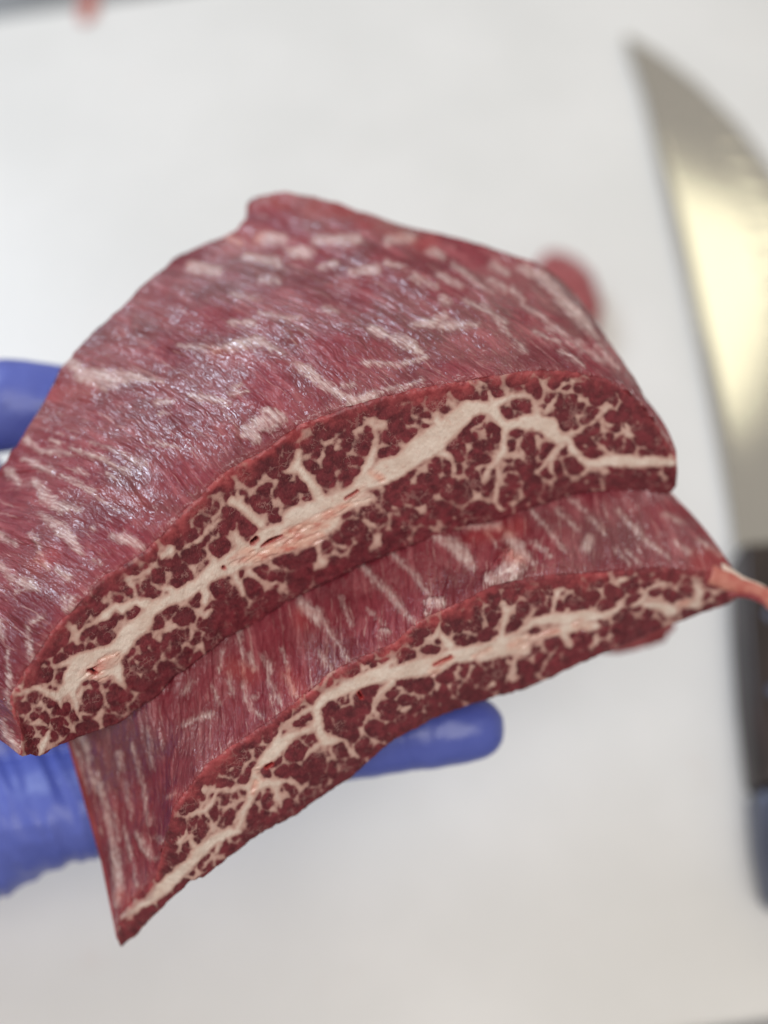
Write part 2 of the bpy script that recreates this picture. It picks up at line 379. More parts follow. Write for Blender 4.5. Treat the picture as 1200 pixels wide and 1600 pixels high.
CUT1 += reg(620, 580, 5, [
 [(0,760,170),(120,660,190),(250,550,200),(380,460,190),(480,370,170),(560,300,160),(650,280,110),(750,300,110),(800,380,90),(850,430,100),(950,410,84),(1060,390,120),(1150,420,150),(1200,430,150)],
 [(750,260,80),(830,230,70),(900,190,56),(1000,190,46),(1060,220,30),(1080,290,50),(1090,350,80)],[(740,240,60),(720,150,22),(690,100,22),(630,80,30)],
 [(850,200,34),(840,110,20),(830,50,10)],[(700,110,14),(620,110,26),(610,160,10)],
 [(850,430,90),(840,520,56),(830,620,76),(790,690,66),(790,760,46),(800,850,36),(780,930,46),(770,1020,36),(820,1090,36),(850,1080,14)],
 [(800,690,40),(740,740,56),(690,820,46),(690,870,24)],[(830,650,60),(900,660,50),(970,670,44),(1010,700,24)],[(930,640,24),(940,570,22),(980,530,16),(930,500,10)],
 [(790,630,30),(700,630,12)],[(610,770,12),(700,750,18)],[(1100,500,40),(1100,580,36),(1120,620,14)],[(1190,690,46),(1150,740,36),(1100,780,26)],
 [(290,640,56),(380,650,66),(430,700,36),(450,780,36),(440,840,14)],[(350,740,16),(390,725,16)],[(280,680,18),(220,750,18),(190,770,12)],[(270,700,12),(300,730,10)],
 [(300,240,10),(310,330,36),(320,390,90)],[(400,205,10),(420,250,46),(480,290,40)],[(400,265,30),(380,270,12)],[(120,340,24),(170,370,18),(220,400,18),(280,400,24)],[(110,270,8),(130,320,12)],
 [(490,600,14),(530,670,20),(560,690,10)],[(590,500,20),(590,460,24),(650,430,36),(700,370,16)],[(690,480,18),(680,460,14)],[(740,520,28),(750,490,14)],[(600,660,18),(620,650,8)],[(550,580,14),(570,595,8)],[(470,480,10),(460,560,6)],
 [(400,880,14),(420,910,20)],[(510,980,10),(550,990,12)],[(620,940,12),(630,1000,20),(590,1040,12)],[(500,850,8),(520,880,8)],[(680,600,10),(690,560,14)],
 [(820,830,18),(870,790,22),(950,800,22)],[(870,860,10),(910,850,12)],[(850,970,16),(930,985,16)],[(1030,1040,30),(1010,1060,20)],
 [(220,1055,30),(210,1100,14)],[(220,1060,14),(180,1080,10)],[(130,1020,10),(90,1060,8)],[(450,1150,30),(430,1150,18)],[(660,1080,14),(650,1085,10)],[(305,1015,12),(310,1018,8)],[(200,970,12),(190,980,8)],[(0,1070,18),(10,1080,10)],
 [(1170,330,30),(1110,300,40)],[(860,190,10),(870,150,12),(1040,160,14)],[(540,170,12),(560,180,10)],[(660,150,10),(650,180,12)]])
CUT1 += reg(820, 560, 5, [
 [(0,500,130),(100,490,120),(180,560,130),(270,630,110),(330,620,80),(380,720,70),(430,790,60),(520,830,80),(650,800,105),(780,800,110),(900,810,100),(1050,810,90),(1180,810,76)],
 [(500,860,60),(440,920,26),(400,960,14)],[(300,680,60),(220,740,56),(200,800,56),(210,860,46),(230,950,22),(200,1030,20)],[(200,790,30),(110,880,20)],[(90,600,36),(110,690,16)],
 [(340,600,60),(410,570,40),(500,520,34),(580,450,34),(640,380,60),(680,370,26)],[(600,380,28),(640,340,18)],[(600,470,30),(650,530,46),(700,510,26)],[(620,560,28),(630,650,18),(620,740,20)],
 [(790,480,16),(810,600,56),(850,600,26)],[(790,620,20),(760,730,14)],[(180,410,56),(240,320,28),(250,260,22),(310,200,32),(390,180,26),(470,180,18)],[(80,400,60),(80,330,26)],
 [(430,320,46),(470,310,26)],[(340,300,20),(360,330,12)],[(290,300,12),(310,310,10)],[(400,430,12),(430,530,22)],[(460,680,18),(500,690,14)],[(0,300,46),(50,290,24)],[(130,190,16),(200,170,14)],
 [(590,920,12),(600,1000,12)],[(480,980,14),(490,960,10)],[(570,640,14),(600,600,10)],[(480,430,14),(490,420,10)],[(300,455,10),(340,460,8)],[(170,270,10),(190,310,10)],
 [(340,860,14),(350,830,10)],[(720,620,12),(700,640,8)],[(640,880,40),(600,890,14)]])
BLOOD1 = reg(0, 960, 5, [[(650,460,60),(760,430,110),(850,370,110),(920,330,70)],[(700,500,40),(860,510,60)]])
BLOOD1 += reg(280, 700, 5, [[(600,870,70),(720,800,130),(850,760,150),(980,730,150),(1080,700,120)],[(860,640,40),(1000,640,60),(1150,600,40)],[(540,830,120),(420,880,60)]])
BLOOD1 += reg(440, 620, 5, [[(60,1090,120),(260,1000,110),(450,880,60),(570,800,60),(660,800,70)],[(700,590,40),(780,640,50)],[(600,740,30),(640,700,30)]])
HOLE1 = reg(280, 700, 5, [[(650,770,14),(700,730,24),(800,685,8)],[(575,740,34),(605,710,28)],[(345,935,20),(350,940,14)]])
HOLE1 += reg(0, 960, 5, [[(700,440,18),(750,460,16)],[(690,440,10),(740,420,10)]])
HOLE1 += reg(440, 620, 5, [[(500,790,6),(590,735,8)]])

CUT2 = []
CUT2 += reg(170, 1200, 4.286, [
 [(40,1010,50),(150,960,60),(250,900,70),(340,820,105),(430,740,105),(520,660,86),(600,570,95),(700,490,90),(800,430,86),(880,420,44)],
 [(860,420,50),(900,310,56),(940,220,60),(960,150,90),(1010,100,80),(1000,40,50)],[(960,130,60),(850,130,28),(720,160,28),(640,150,40)],
 [(720,170,30),(690,230,38),(640,280,50),(560,310,38),(520,290,16)],[(520,380,14),(520,450,28),(470,500,38)],[(520,440,24),(560,500,38),(580,540,50)],
 [(650,300,30),(690,350,24),(700,420,38)],[(1000,120,60),(1090,100,56),(1130,170,46),(1150,250,20)],[(740,200,14),(740,270,14),(730,370,16)],[(1070,330,12),(1100,260,18)],
 [(740,520,40),(720,570,28),(650,640,22)],[(860,490,18),(870,470,12)],[(420,660,14),(470,660,10)],[(820,180,12),(800,260,14)],[(780,330,14),(760,400,14)],[(600,350,12),(590,420,10)],[(660,390,14),(670,430,10)],[(700,600,10),(640,660,16),(600,700,10)],[(860,370,14),(900,390,12)]])
CUT2 += reg(340, 1020, 4.286, [
 [(1200,130,100),(1080,150,130),(950,190,106),(840,240,96),(720,300,86),(660,370,76),(670,450,60),(640,510,50),(520,540,60),(430,610,105),(360,680,105),(300,730,76)],
 [(680,430,60),(680,530,76),(720,590,95),(800,590,56),(860,590,26)],[(860,600,24),(900,670,36),(940,700,24)],[(660,360,50),(540,420,38),(430,490,28),(410,560,46),(380,620,60)],
 [(700,600,50),(620,660,36),(570,720,12)],[(750,640,30),(780,700,22),(810,770,16),(800,810,12)],[(300,740,60),(250,790,46),(260,850,76),(180,900,38),(60,930,28),(0,920,28)],
 [(260,870,60),(220,970,46),(170,1050,46),(120,1130,40)],[(300,870,56),(400,870,66),(460,860,30),(520,880,26),(550,910,12)],[(400,890,50),(390,970,46),(430,1040,22)],
 [(790,110,36),(740,160,30),(720,200,36),(690,250,24)],[(560,310,24),(590,340,16)],[(1120,230,46),(1060,330,28),(1040,400,36),(1090,420,24)],
 [(870,270,12),(850,330,20),(790,330,12)],[(280,620,12),(330,630,14)],[(100,770,26),(70,800,14)],[(960,90,16),(1000,100,36)],[(1100,100,36),(1200,50,20)],[(560,380,10),(620,400,10)],
 [(960,500,12),(1000,540,12),(960,600,10)],[(1150,540,16),(1160,550,10)],[(520,420,8),(490,500,8)],[(640,590,10),(590,620,12)],[(940,440,10),(1010,480,10)],[(210,700,10),(190,740,8)],[(1050,580,12),(1000,640,10)],[(620,900,10),(700,880,10)]])
CUT2 += reg(540, 920, 4.286, [
 [(0,640,80),(100,610,86),(220,580,106),(350,560,116),(480,530,126),(600,510,136),(700,450,116),(820,440,116),(930,410,110),(1050,370,100),(1200,330,86)],
 [(900,470,60),(1050,430,60),(1200,400,106)],[(630,230,20),(620,300,56),(580,340,36),(540,360,16)],[(640,310,50),(700,380,80)],
 [(1050,90,36),(1080,160,56),(1060,230,56),(1050,290,46),(1040,340,50)],[(1130,120,36),(1080,150,50)],[(1080,150,20),(970,160,10)],
 [(260,530,56),(340,460,18),(370,430,12)],[(220,500,24),(240,560,60)],[(110,550,12),(140,540,8)],[(310,620,70),(240,700,36),(190,770,36),(180,820,22),(220,870,26)],[(350,660,26),(390,670,16)],
 [(850,520,36),(820,590,22),(760,650,18),(750,710,18)],[(760,530,26),(740,570,12)],[(1080,470,36),(1140,530,28),(1110,610,28)],[(980,640,46),(960,660,24)],
 [(380,820,30),(430,790,26)],[(610,665,32),(620,655,18)],[(490,740,18),(470,730,12)],[(840,220,22),(810,210,12)],[(930,200,10),(900,150,8)],[(100,960,18),(120,1000,12)],[(680,640,12),(700,660,10)],[(820,320,10),(820,290,8)],[(680,240,12),(690,250,8)],[(560,780,14),(575,800,10)],[(290,970,18),(300,975,12)],[(250,740,10),(270,770,10)],[(450,400,10),(530,380,16)]])
CUT2 += reg(780, 860, 4.286, [
 [(0,600,70),(120,560,40),(230,480,70),(350,460,86),(470,460,106),(600,440,96),(700,440,66),(780,400,46),(830,350,36)],
 [(0,680,90),(100,640,86),(200,600,56),(330,560,56),(430,530,90),(540,500,90),(640,510,76)],[(350,440,40),(370,350,36),(390,280,56),(430,260,36)],
 [(20,540,46),(50,440,46),(40,360,36)],[(50,420,30),(100,370,24)],[(220,380,12),(200,460,26)],[(460,390,26),(450,430,36)],[(430,560,60),(470,640,46)],[(660,560,26),(650,620,36)],
 [(750,580,32),(745,590,20)],[(400,640,16),(310,740,18),(270,840,18)],[(100,740,36),(80,850,36)],[(300,680,22),(290,670,12)],[(810,200,56),(850,190,30)],[(560,270,12),(700,260,12)],
 [(870,370,12),(960,340,46),(1000,260,28),(1100,220,36),(1160,240,16)],[(980,360,56),(1080,370,76),(1160,400,90)],[(590,250,12),(590,300,10)],[(520,330,10),(560,340,8)],[(1040,160,20),(1020,190,12)],[(270,290,14),(280,280,8)]])
CUT2 += reg(960, 780, 5, [
 [(140,830,46),(230,790,66),(250,720,28),(370,650,36),(470,660,16)],[(260,830,46),(380,830,76),(420,900,76),(480,880,50)],[(620,620,46),(660,720,66),(650,830,70),(500,820,70)],
 [(840,710,26),(740,790,16)],[(290,590,22),(320,570,12)],[(550,670,12),(440,700,12)]])
BLOOD2 = reg(780, 860, 4.286, [[(100,640,90),(220,590,60),(380,560,70)],[(520,500,60),(600,520,60)],[(550,480,30),(555,485,30)]])
BLOOD2 += reg(540, 920, 4.286, [[(590,510,40),(700,460,36)],[(860,450,16),(960,400,18)],[(580,560,50),(620,560,40)],[(1150,390,60),(1200,380,60)]])
BLOOD2 += reg(340, 1020, 4.286, [[(280,790,50),(300,830,30)],[(255,870,30),(235,940,24)]])
BLOOD2 += reg(960, 780, 5, [[(520,830,60),(560,800,50)],[(800,560,120),(950,640,140),(1060,690,120)]])
HOLE2 = reg(340, 1020, 4.286, [[(330,765,16),(360,745,14)],[(945,265,8),(965,300,10)]])
HOLE2 += reg(540, 920, 4.286, [[(595,505,6),(700,455,8)]])

TOP1 = []
TOP1 += reg(0, 500, 3, [
 [(330,190,40),(380,250,70),(500,285,80),(620,270,56),(760,290,14)],[(130,560,26),(170,590,16)],[(180,610,22),(320,625,22)],[(120,650,20),(180,680,34),(250,715,18)],
 [(340,600,16),(470,650,26),(600,712,24)],[(430,570,10),(560,620,14),(680,670,14)],[(290,730,14),(370,770,28),(450,805,14)],[(160,760,30),(220,830,56),(290,880,56),(380,890,12)],
 [(190,910,14),(280,970,60),(340,1040,44),(390,1095,16)],[(0,1010,36),(80,1050,16)],[(50,720,44),(90,770,14)],[(740,390,30),(800,385,18)],[(755,438,16),(790,436,10)],
 [(900,350,24),(1000,370,26),(1080,390,12)],[(840,120,14),(1000,150,18),(1150,120,34),(1200,130,20)],[(240,565,22),(270,570,14)],[(530,1010,34),(620,1040,50),(680,1080,12)],[(430,970,16),(440,985,10)],
 [(1150,520,50),(1200,560,50)],[(365,700,26),(400,720,18)],[(600,640,10),(660,690,12)],[(500,720,12),(560,745,14)],[(150,1010,20),(180,1030,12)],[(180,1120,14),(230,1170,10)],[(270,1170,24),(330,1200,14)],[(700,570,8),(840,600,10)],[(1080,350,16),(1150,340,20)]])
TOP1 += reg(0, 520, 3.3333, [
 [(0,1210,34),(60,1280,34),(150,1310,54),(190,1340,18)],[(80,1350,12),(140,1330,16)],[(180,1060,12),(250,1230,10)],[(490,1180,16),(520,1200,10)],[(300,1230,24),(350,1280,26)],[(200,1140,12),(240,1210,14)]])
TOP1 += reg(0, 960, 5, [[(0,60,40),(40,180,30)],[(205,100,16),(230,250,44),(245,380,36)],[(70,300,16),(75,560,22)],[(270,60,24),(320,20,20)],[(40,610,24),(60,700,18),(140,775,12)],[(10,850,50),(50,940,70),(100,1000,60),(140,1080,50)]])
TOP1 += reg(100, 820, 5, [[(75,570,50),(60,680,50)],[(10,560,40),(20,660,50)]])
TOP1 += reg(300, 280, 2.4, [
 [(0,330,40),(100,345,34)],[(200,290,24),(320,310,34)],[(260,225,50),(340,225,44)],[(370,270,40),(440,280,34)],[(470,225,40),(620,225,40)],[(740,230,34),(820,220,34)],
 [(600,350,24),(690,340,40)],[(830,370,24),(910,400,24)],[(930,360,24),(1010,400,24)],[(980,320,22),(1120,430,14)],[(1030,460,24),(1170,540,14)],[(1120,380,24),(1180,410,14)],
 [(940,455,34),(960,465,20)],[(900,270,34),(940,290,24)],[(1130,320,34),(1180,350,24)],[(830,545,16),(900,540,34),(950,510,20)],[(940,545,40),(1075,550,8)],[(260,510,16),(400,525,14)],
 [(0,630,14),(100,640,16),(240,600,34),(340,650,14)],[(150,540,24),(230,540,24)],[(680,560,40),(740,590,26),(800,610,40),(860,650,26)],[(650,690,20),(780,690,14),(880,665,14)],
 [(380,690,16),(430,715,44),(470,750,34),(550,800,26),(600,835,44),(680,810,34)],[(560,775,12),(600,770,14)],[(700,800,8),(860,755,12)],[(230,930,60),(330,900,54),(280,880,44)],
 [(30,820,24),(130,840,14)],[(500,490,20),(540,500,14)],[(480,330,16),(540,320,24)],[(730,320,26),(790,330,20)],[(260,380,20),(320,385,14)],[(150,430,12),(230,450,20)],[(100,200,16),(180,240,24)],[(1090,470,12),(1190,590,10)],[(180,770,12),(160,790,16)]])
TOP1 += reg(700, 500, 3, [[(460,40,16),(600,100,16),(690,190,10)],[(530,150,12),(630,220,10)],[(620,100,16),(730,190,18)],[(400,60,12),(520,110,8)],[(700,120,14),(800,230,12)],[(900,430,20),(960,500,24),(1030,560,14)]])
TOP1 += reg(800, 350, 6, [[(80,400,40),(250,470,90),(400,620,110),(530,780,110),(650,900,90),(780,1080,50)],[(100,750,26),(250,850,40),(350,930,34),(500,1060,24)],[(380,980,30),(420,1020,30)],[(0,600,40),(100,700,30)],[(30,1100,30),(120,1190,30)],[(520,1100,30),(640,1190,30)]])
TBL1 = reg(300, 280, 2.4, [[(210,90,50),(300,80,60),(370,75,40)],[(450,110,60),(600,130,40),(780,200,50)],[(850,240,60),(900,230,40)],[(220,220,90),(150,240,60)]])
TBL1 += reg(0, 500, 3, [[(250,340,70),(420,330,60)],[(1000,170,60),(1150,180,50)],[(150,1150,60),(250,1100,60)],[(480,800,40),(650,850,60)]])

TOP2 = []
TOP2 += reg(450, 820, 2.6667, [
 [(290,150,14),(330,190,24),(370,240,24),(430,290,28),(480,360,28),(530,412,22)],[(400,90,10),(530,210,20),(590,290,14)],[(600,50,30),(690,90,54),(750,150,50),(775,185,20)],
 [(920,50,50),(960,100,64),(1020,155,20)],[(1020,70,16),(1090,130,20)],[(820,20,8),(890,110,6)],[(1070,10,10),(1150,100,12)],[(60,330,50),(120,390,40),(170,440,12),(250,560,12)],[(140,540,12),(190,610,14)],[(330,350,6),(400,420,8)],[(750,10,24),(880,10,30)],[(220,300,8),(260,420,6)],[(960,140,90),(930,200,90),(840,235,50)],[(590,330,44),(640,325,34)],[(400,455,34),(420,450,20)],[(575,372,16),(590,370,12)]])
TOP2 += reg(250, 920, 4.286, [
 [(530,290,26),(545,430,16)],[(560,440,10),(560,640,14),(575,740,26),(620,800,26),(690,860,12)],[(640,720,20),(600,740,10)],[(600,450,36),(630,530,34)],[(680,440,16),(740,530,30),(740,620,22),(790,740,36),(810,780,16)],
 [(810,400,10),(850,500,10),(860,560,16)],[(840,580,34),(880,650,40),(900,700,50)],[(1060,420,16),(1110,520,26)],[(960,130,70),(1060,170,70),(1100,230,24),(1200,380,18)],
 [(150,910,12),(230,870,16),(330,840,40)],[(150,700,12),(220,620,10)],[(780,830,10),(740,720,6)],[(350,650,8),(390,760,10)],[(460,560,8),(480,700,8)],[(420,400,8),(400,560,10)]])
TOP2 += reg(170, 1200, 4.286, [[(100,400,20),(130,520,24),(140,620,10)],[(190,420,10),(250,540,54),(300,610,20)],[(110,110,10),(140,300,10)],[(200,0,12),(240,170,14),(270,380,6)],[(330,470,24),(350,490,20)],[(160,660,6),(180,790,8)],[(30,300,8),(60,480,8)],[(380,200,10),(440,180,26)]])
TOP2 += reg(0, 1100, 4, [[(510,190,50),(550,400,34),(620,520,36),(660,640,32),(690,800,28),(720,960,50),(740,1150,54),(730,1260,24)],[(740,320,30),(750,400,24)],[(820,250,12),(880,460,18),(910,580,10),(940,750,8)],[(790,500,8),(820,700,10)],[(450,250,10),(540,560,14)],[(920,150,8),(950,400,8)],[(600,430,10),(640,560,12)]])
TOP2 += reg(800, 750, 3, [[(90,140,14),(190,260,18),(250,325,14)],[(350,310,56),(365,270,40)],[(500,140,12),(560,210,18),(640,290,18),(735,362,14)],[(360,170,12),(440,250,10)],[(270,90,12),(340,140,12)],[(720,160,20),(790,195,20)],[(770,290,14),(840,340,18)],[(880,280,10),(980,350,12)],[(540,330,6),(600,390,6)],[(480,320,6),(560,400,6)],[(210,140,10),(310,230,14)]])
TBL2 = reg(450, 820, 2.6667, [[(910,140,50),(960,150,44)],[(0,620,50),(30,690,50)],[(960,10,60),(760,60,40)]])
TBL2 += reg(250, 920, 4.286, [[(480,520,100),(600,580,90)],[(900,620,90),(960,680,60)],[(950,230,80),(930,180,60)]])
TBL2 += reg(170, 1200, 4.286, [[(90,860,60),(140,920,80),(200,860,60)],[(440,170,70),(420,220,40)]])
TBL2 += reg(800, 750, 3, [[(900,380,120),(1040,440,120),(1100,470,90)]])

def branches(strokes, seed, n_per=0.055):
    """small side branches that leave the traced veins"""
    rng = random.Random(seed); out = []
    for st in strokes:
        for (x0, y0, w0), (x1, y1, w1) in zip(st[:-1], st[1:]):
            L = math.hypot(x1-x0, y1-y0)
            for k in range(int(L*n_per+rng.random())):
                t = rng.random(); x = x0+(x1-x0)*t; y = y0+(y1-y0)*t; r = (w0+(w1-w0)*t)/2
                a = math.atan2(y1-y0, x1-x0)+rng.choice((-1, 1))*rng.uniform(.8, 1.9)
                px = x+math.cos(a)*r*.8; py = y+math.sin(a)*r*.8
                ww = rng.uniform(1.2, 3.0)*min(1.4, .6+r/14); ln = rng.uniform(4, 15)
                s = [(px, py, ww)]
                for j in range(3):
                    a += rng.uniform(-.6, .6); px += math.cos(a)*ln/3; py += math.sin(a)*ln/3; ww *= .68
                    s.append((px, py, ww))
                out.append(s)
    return out

X0, Y0, W_, H_ = -160, 280, 1400, 1240
def raster(strokes):
    D = np.full((H_, W_), -40.0)
    for st in strokes:
        if len(st) == 1: st = st*2
        for (x0, y0, w0), (x1, y1, w1) in zip(st[:-1], st[1:]):
            mg = max(w0, w1)/2+42
            xa = int(max(0, min(x0, x1)-mg-X0)); xb = int(min(W_, max(x0, x1)+mg-X0))
            ya = int(max(0, min(y0, y1)-mg-Y0)); yb = int(min(H_, max(y0, y1)+mg-Y0))
            if xb <= xa or yb <= ya: continue
            gx, gy = np.meshgrid(np.arange(xa, xb)+X0, np.arange(ya, yb)+Y0)
            dx, dy = x1-x0, y1-y0; LL = dx*dx+dy*dy+1e-6
            t = np.clip(((gx-x0)*dx+(gy-y0)*dy)/LL, 0, 1)
            d = (w0+(w1-w0)*t)/2-np.hypot(gx-x0-t*dx, gy-y0-t*dy)
            sub = D[ya:yb, xa:xb]; np.maximum(sub, d, out=sub)
    return D
def sample(D, px, py):
    x = np.clip(px-X0, 0, W_-1.001); y = np.clip(py-Y0, 0, H_-1.001)
    xi = x.astype(int); yi = y.astype(int); fx = x-xi; fy = y-yi
    xj = np.minimum(xi+1, W_-1); yj = np.minimum(yi+1, H_-1)
    return (D[yi, xi]*(1-fx)+D[yi, xj]*fx)*(1-fy)+(D[yj, xi]*(1-fx)+D[yj, xj]*fx)*fy

# ------------------------------------------------------------------ slab loft
def curve(pts, n, uof):
    """pts: (x, y[, station]); returns function values at n even u"""
    P = np.array([(p[0], p[1]) for p in pts], float)
    s = np.r_[0, np.cumsum(np.hypot(*np.diff(P, axis=0).T))]
    an = [(i, p[2]) for i, p in enumerate(pts) if len(p) > 2]
    st = np.interp(s, [s[i] for i, _ in an], [a for _, a in an])
    u = uof(st)
    g = np.linspace(0, 1, n)
    x = np.interp(g, u, P[:, 0]); y = np.interp(g, u, P[:, 1])
    return x, y
def blur1(a, k):
    if k < 1: return a
    w_ = np.hanning(2*k+3)[1:-1]; w_ /= w_.sum()
    b = np.r_[2*a[0]-a[k:0:-1], a, 2*a[-1]-a[-2:-k-2:-1]]
    return np.convolve(b, w_, 'valid')[:len(a)]

def build_slab(cfg):
    E = np.array(cfg['E'], float); nE = len(E)
    Bp_ = np.array([(p[0], p[1]) for p in cfg['B']], float); sB = np.r_[0, np.cumsum(np.hypot(*np.diff(Bp_, axis=0).T))]
    anB = [(sB[i], p[2]) for i, p in enumerate(cfg['B']) if len(p) > 2]
    lB = np.interp(np.arange(nE), [a_ for _, a_ in anB], [b_ for b_, _ in anB])
    sE = np.r_[0, np.cumsum(np.hypot(*np.diff(E, axis=0).T)+.3*np.diff(lB))]; sE /= sE[-1]
    uof = lambda st: np.interp(st, np.arange(nE), sE)
    NU, NT_, NF, NB = cfg['NU'], cfg['NT'], cfg['NF'], 24
    g = np.linspace(0, 1, NU)
    ex = np.interp(g, sE, E[:, 0]); ey = np.interp(g, sE, E[:, 1])
    bx, by = curve(cfg['B'], NU, uof); lx, ly = curve(cfg['L'], NU, uof)
    k = NU//110
    ex, ey, bx, by, lx, ly = [blur1(a, k) for a in (ex, ey, bx, by, lx, ly)]
    sd = cfg['seed']
    # ragged cut edges (a knife through fibres)
    q = g*NU
    ey = ey+1.6*fbm(q/9, q*0+3, sd+1, 3); ex = ex+1.2*fbm(q/9, q*0+9, sd+2, 3)
    ly = ly+2.2*fbm(q/10, q*0+5, sd+3, 3)
    by = by+4.5*fbm(q/32, q*0+7, sd+4, 4); bx = bx+2.5*fbm(q/30, q*0+2, sd+8, 3)
    zE = np.interp(g, uof(np.array([a for a, _ in cfg['zE']])), [b for _, b in cfg['zE']])
    zE = blur1(zE, k*3)
    dL = np.hypot(lx-ex, ly-ey); zL = zE+cfg['kL']*dL
    dB = np.hypot(bx-ex, by-ey)
    zB = cfg['zBf'](g, ex, ey, bx, by, zE, dB, uof)
    kc = np.interp(g, uof(np.array([a for a, _ in cfg['kc']])), [b for _, b in cfg['kc']])
    cx = (bx+ex)/2+kc*(ey-by); cy = (by+ey)/2-kc*(ex-bx)
    v = np.linspace(0, 1, NT_)[None, :]; c_ = lambda a: a[:, None]
    tx = c_(bx)*(1-v)**2+2*c_(cx)*v*(1-v)+c_(ex)*v*v
    ty = c_(by)*(1-v)**2+2*c_(cy)*v*(1-v)+c_(ey)*v*v
    bl = cfg['bulge']; sv = (1-bl)*v+bl*np.sin(v*math.pi/2)
    tz = c_(zB)+(c_(zE)-c_(zB))*sv
    vf = np.linspace(0, 1, NF)[None, 1:]
    fx = c_(ex)+(c_(lx)-c_(ex))*vf; fy = c_(ey)+(c_(ly)-c_(ey))*vf; fz = c_(zE)+(c_(zL)-c_(zE))*vf
    fz = fz-0.0008*np.sin(vf*math.pi)
    T = at(tx, ty, tz); Fp = at(fx, fy, fz)
    Bp = T[:, :1]; Lp = Fp[:, -1:]; th = (Lp-T[:, -1:])
    th = th*0.92
    vb = np.linspace(0, 1, NB)[None, 1:, None]
    UB = Bp+th
    Un = Lp+(UB-Lp)*vb
    Un = Un+0.004*np.sin(vb*math.pi)*FWD
    back = UB+(Bp-UB)*np.linspace(0, 1, 8)[None, 1:, None]
    G = np.concatenate([T, Fp, Un, back], axis=1)        # NU x M x 3 ring, last == first
    M = G.shape[1]
    # normals of the smooth form
    def norms(G):
        du = np.gradient(G, axis=0); dv = np.empty_like(G)
        dv[:, 1:-1] = G[:, 2:]-G[:, :-2]; dv[:, 0] = G[:, 1]-G[:, -2]; dv[:, -1] = dv[:, 0]
        N = np.cross(dv, du); N /= np.linalg.norm(N, axis=2, keepdims=True)+1e-12
        return N
    N = norms(G)
    if np.mean(np.sum(N[:, NT_//2]*(CAM-G[:, NT_//2]), axis=1)) < 0: sgn = -1
    else: sgn = 1
    N *= sgn
    # attributes on visible part
    px = np.concatenate([tx, fx], 1); py = np.concatenate([ty, fy], 1)
    zz = np.concatenate([tz, fz], 1)
    along = np.concatenate([np.broadcast_to(v, tx.shape)*c_(dB*zE/FPX*1000*1.1), np.zeros_like(fx)], 1)
    arc = np.r_[0, np.cumsum(np.hypot(np.diff(ex), np.diff(ey)))]*0.26/FPX*1000
    across = np.broadcast_to(c_(arc), px.shape)
    wx = 2.2*fbm(px/11, py/11, sd+11, 2); wy = 2.2*fbm(px/11, py/11, sd+14, 2)
    Dc = raster(cfg['cut']+branches(cfg['cut'], sd, .015)); Dt = raster(cfg['top']); Bc = raster(cfg['blood']); Bt = raster(cfg['tblood']); Hc = raster(cfg['hole'])
    fat = np.empty_like(px); fat[:, :NT_] = sample(Dt, px+wx, py+wy)[:, :NT_]; fat[:, NT_:] = sample(Dc, px+wx, py+wy)[:, NT_:]
    X, Y = px[:, NT_:], py[:, NT_:]; D0 = fat[:, NT_:]; DT = D0.copy()
    ca, sa = math.cos(-.45), math.sin(-.45)
    Xr = X*ca-Y*sa+7*fbm(X/16, Y/16, sd+80, 3)+900; Yr = (X*sa+Y*ca)*1.15+7*fbm(X/16, Y/16, sd+84, 3)+900
    amt = fbm(X/45, Y/45, sd+88, 2)
    eS = lobules(Xr/15., Yr/15., sd+77)*15
    D0 = D0+(.4-eS)*.5*np.clip(1-np.abs(D0)/12., 0, 1)
    for sc, near, far_, bias, s_ in ((34., .6, -2.2, .9, 1), (17., -1.0, -2.7, 1.5, 2), (8.5, -1.7, -2.6, 1.5, 3)):
        e = lobules(Xr/sc, Yr/sc, sd+90+s_)*sc
        a2 = fbm(X/24+9*s_, Y/24, sd+95+s_, 3)
        wdt = near+(far_-near)*np.clip(-DT/26., 0, 1)**.8+bias*(.5*amt+1.0*a2)
        D0 = np.maximum(D0, np.clip(wdt, -3, 3.)-e)
    D0 = np.clip(D0, -5, 8)
    for ax_ in (0, 1):
        p_ = [(3, 3), (0, 0)] if ax_ == 0 else [(0, 0), (3, 3)]
        Q_ = np.pad(D0, p_, mode='edge'); n_ = D0.shape[ax_]
        D0 = sum(k_*(Q_[i:i+n_] if ax_ == 0 else Q_[:, i:i+n_]) for i, k_ in enumerate((.05, .12, .20, .26, .20, .12, .05)))
    D0 = D0+.1
    fat[:, NT_:] = D0
    blood = np.empty_like(px)
    blood[:, :NT_] = sstep(-14, 10, sample(Bt, px, py)[:, :NT_]); blood[:, NT_:] = sstep(-7, 5, sample(Bc, px, py)[:, NT_:])
    hole = np.full_like(px, -40.); hole[:, NT_:] = sample(Hc, px+wx*.5, py+wy*.5)[:, NT_:]
    dface = np.concatenate([np.broadcast_to(1-v, tx.shape)*c_(dB), vf*c_(dL)], 1)
    rw = 18+24*fbm(px/26, py/26, sd+21, 3)
    rim = np.exp(-(dface/np.maximum(rw, 6))**2.0)
    rim[:, :NT_] = np.exp(-(dface[:, :NT_]/9.)**2)
    wet = sstep(-.4, .35, fbm(px/70, py/50, sd+31, 3))*.85+.15
    nv = px.shape[1]
    # relief (metres)
    disp = np.zeros(px.shape)
    a_, b_ = across[:, :NT_], along[:, :NT_]
    w2 = 1.5*fbm(a_/9, b_/9, sd+41, 2)
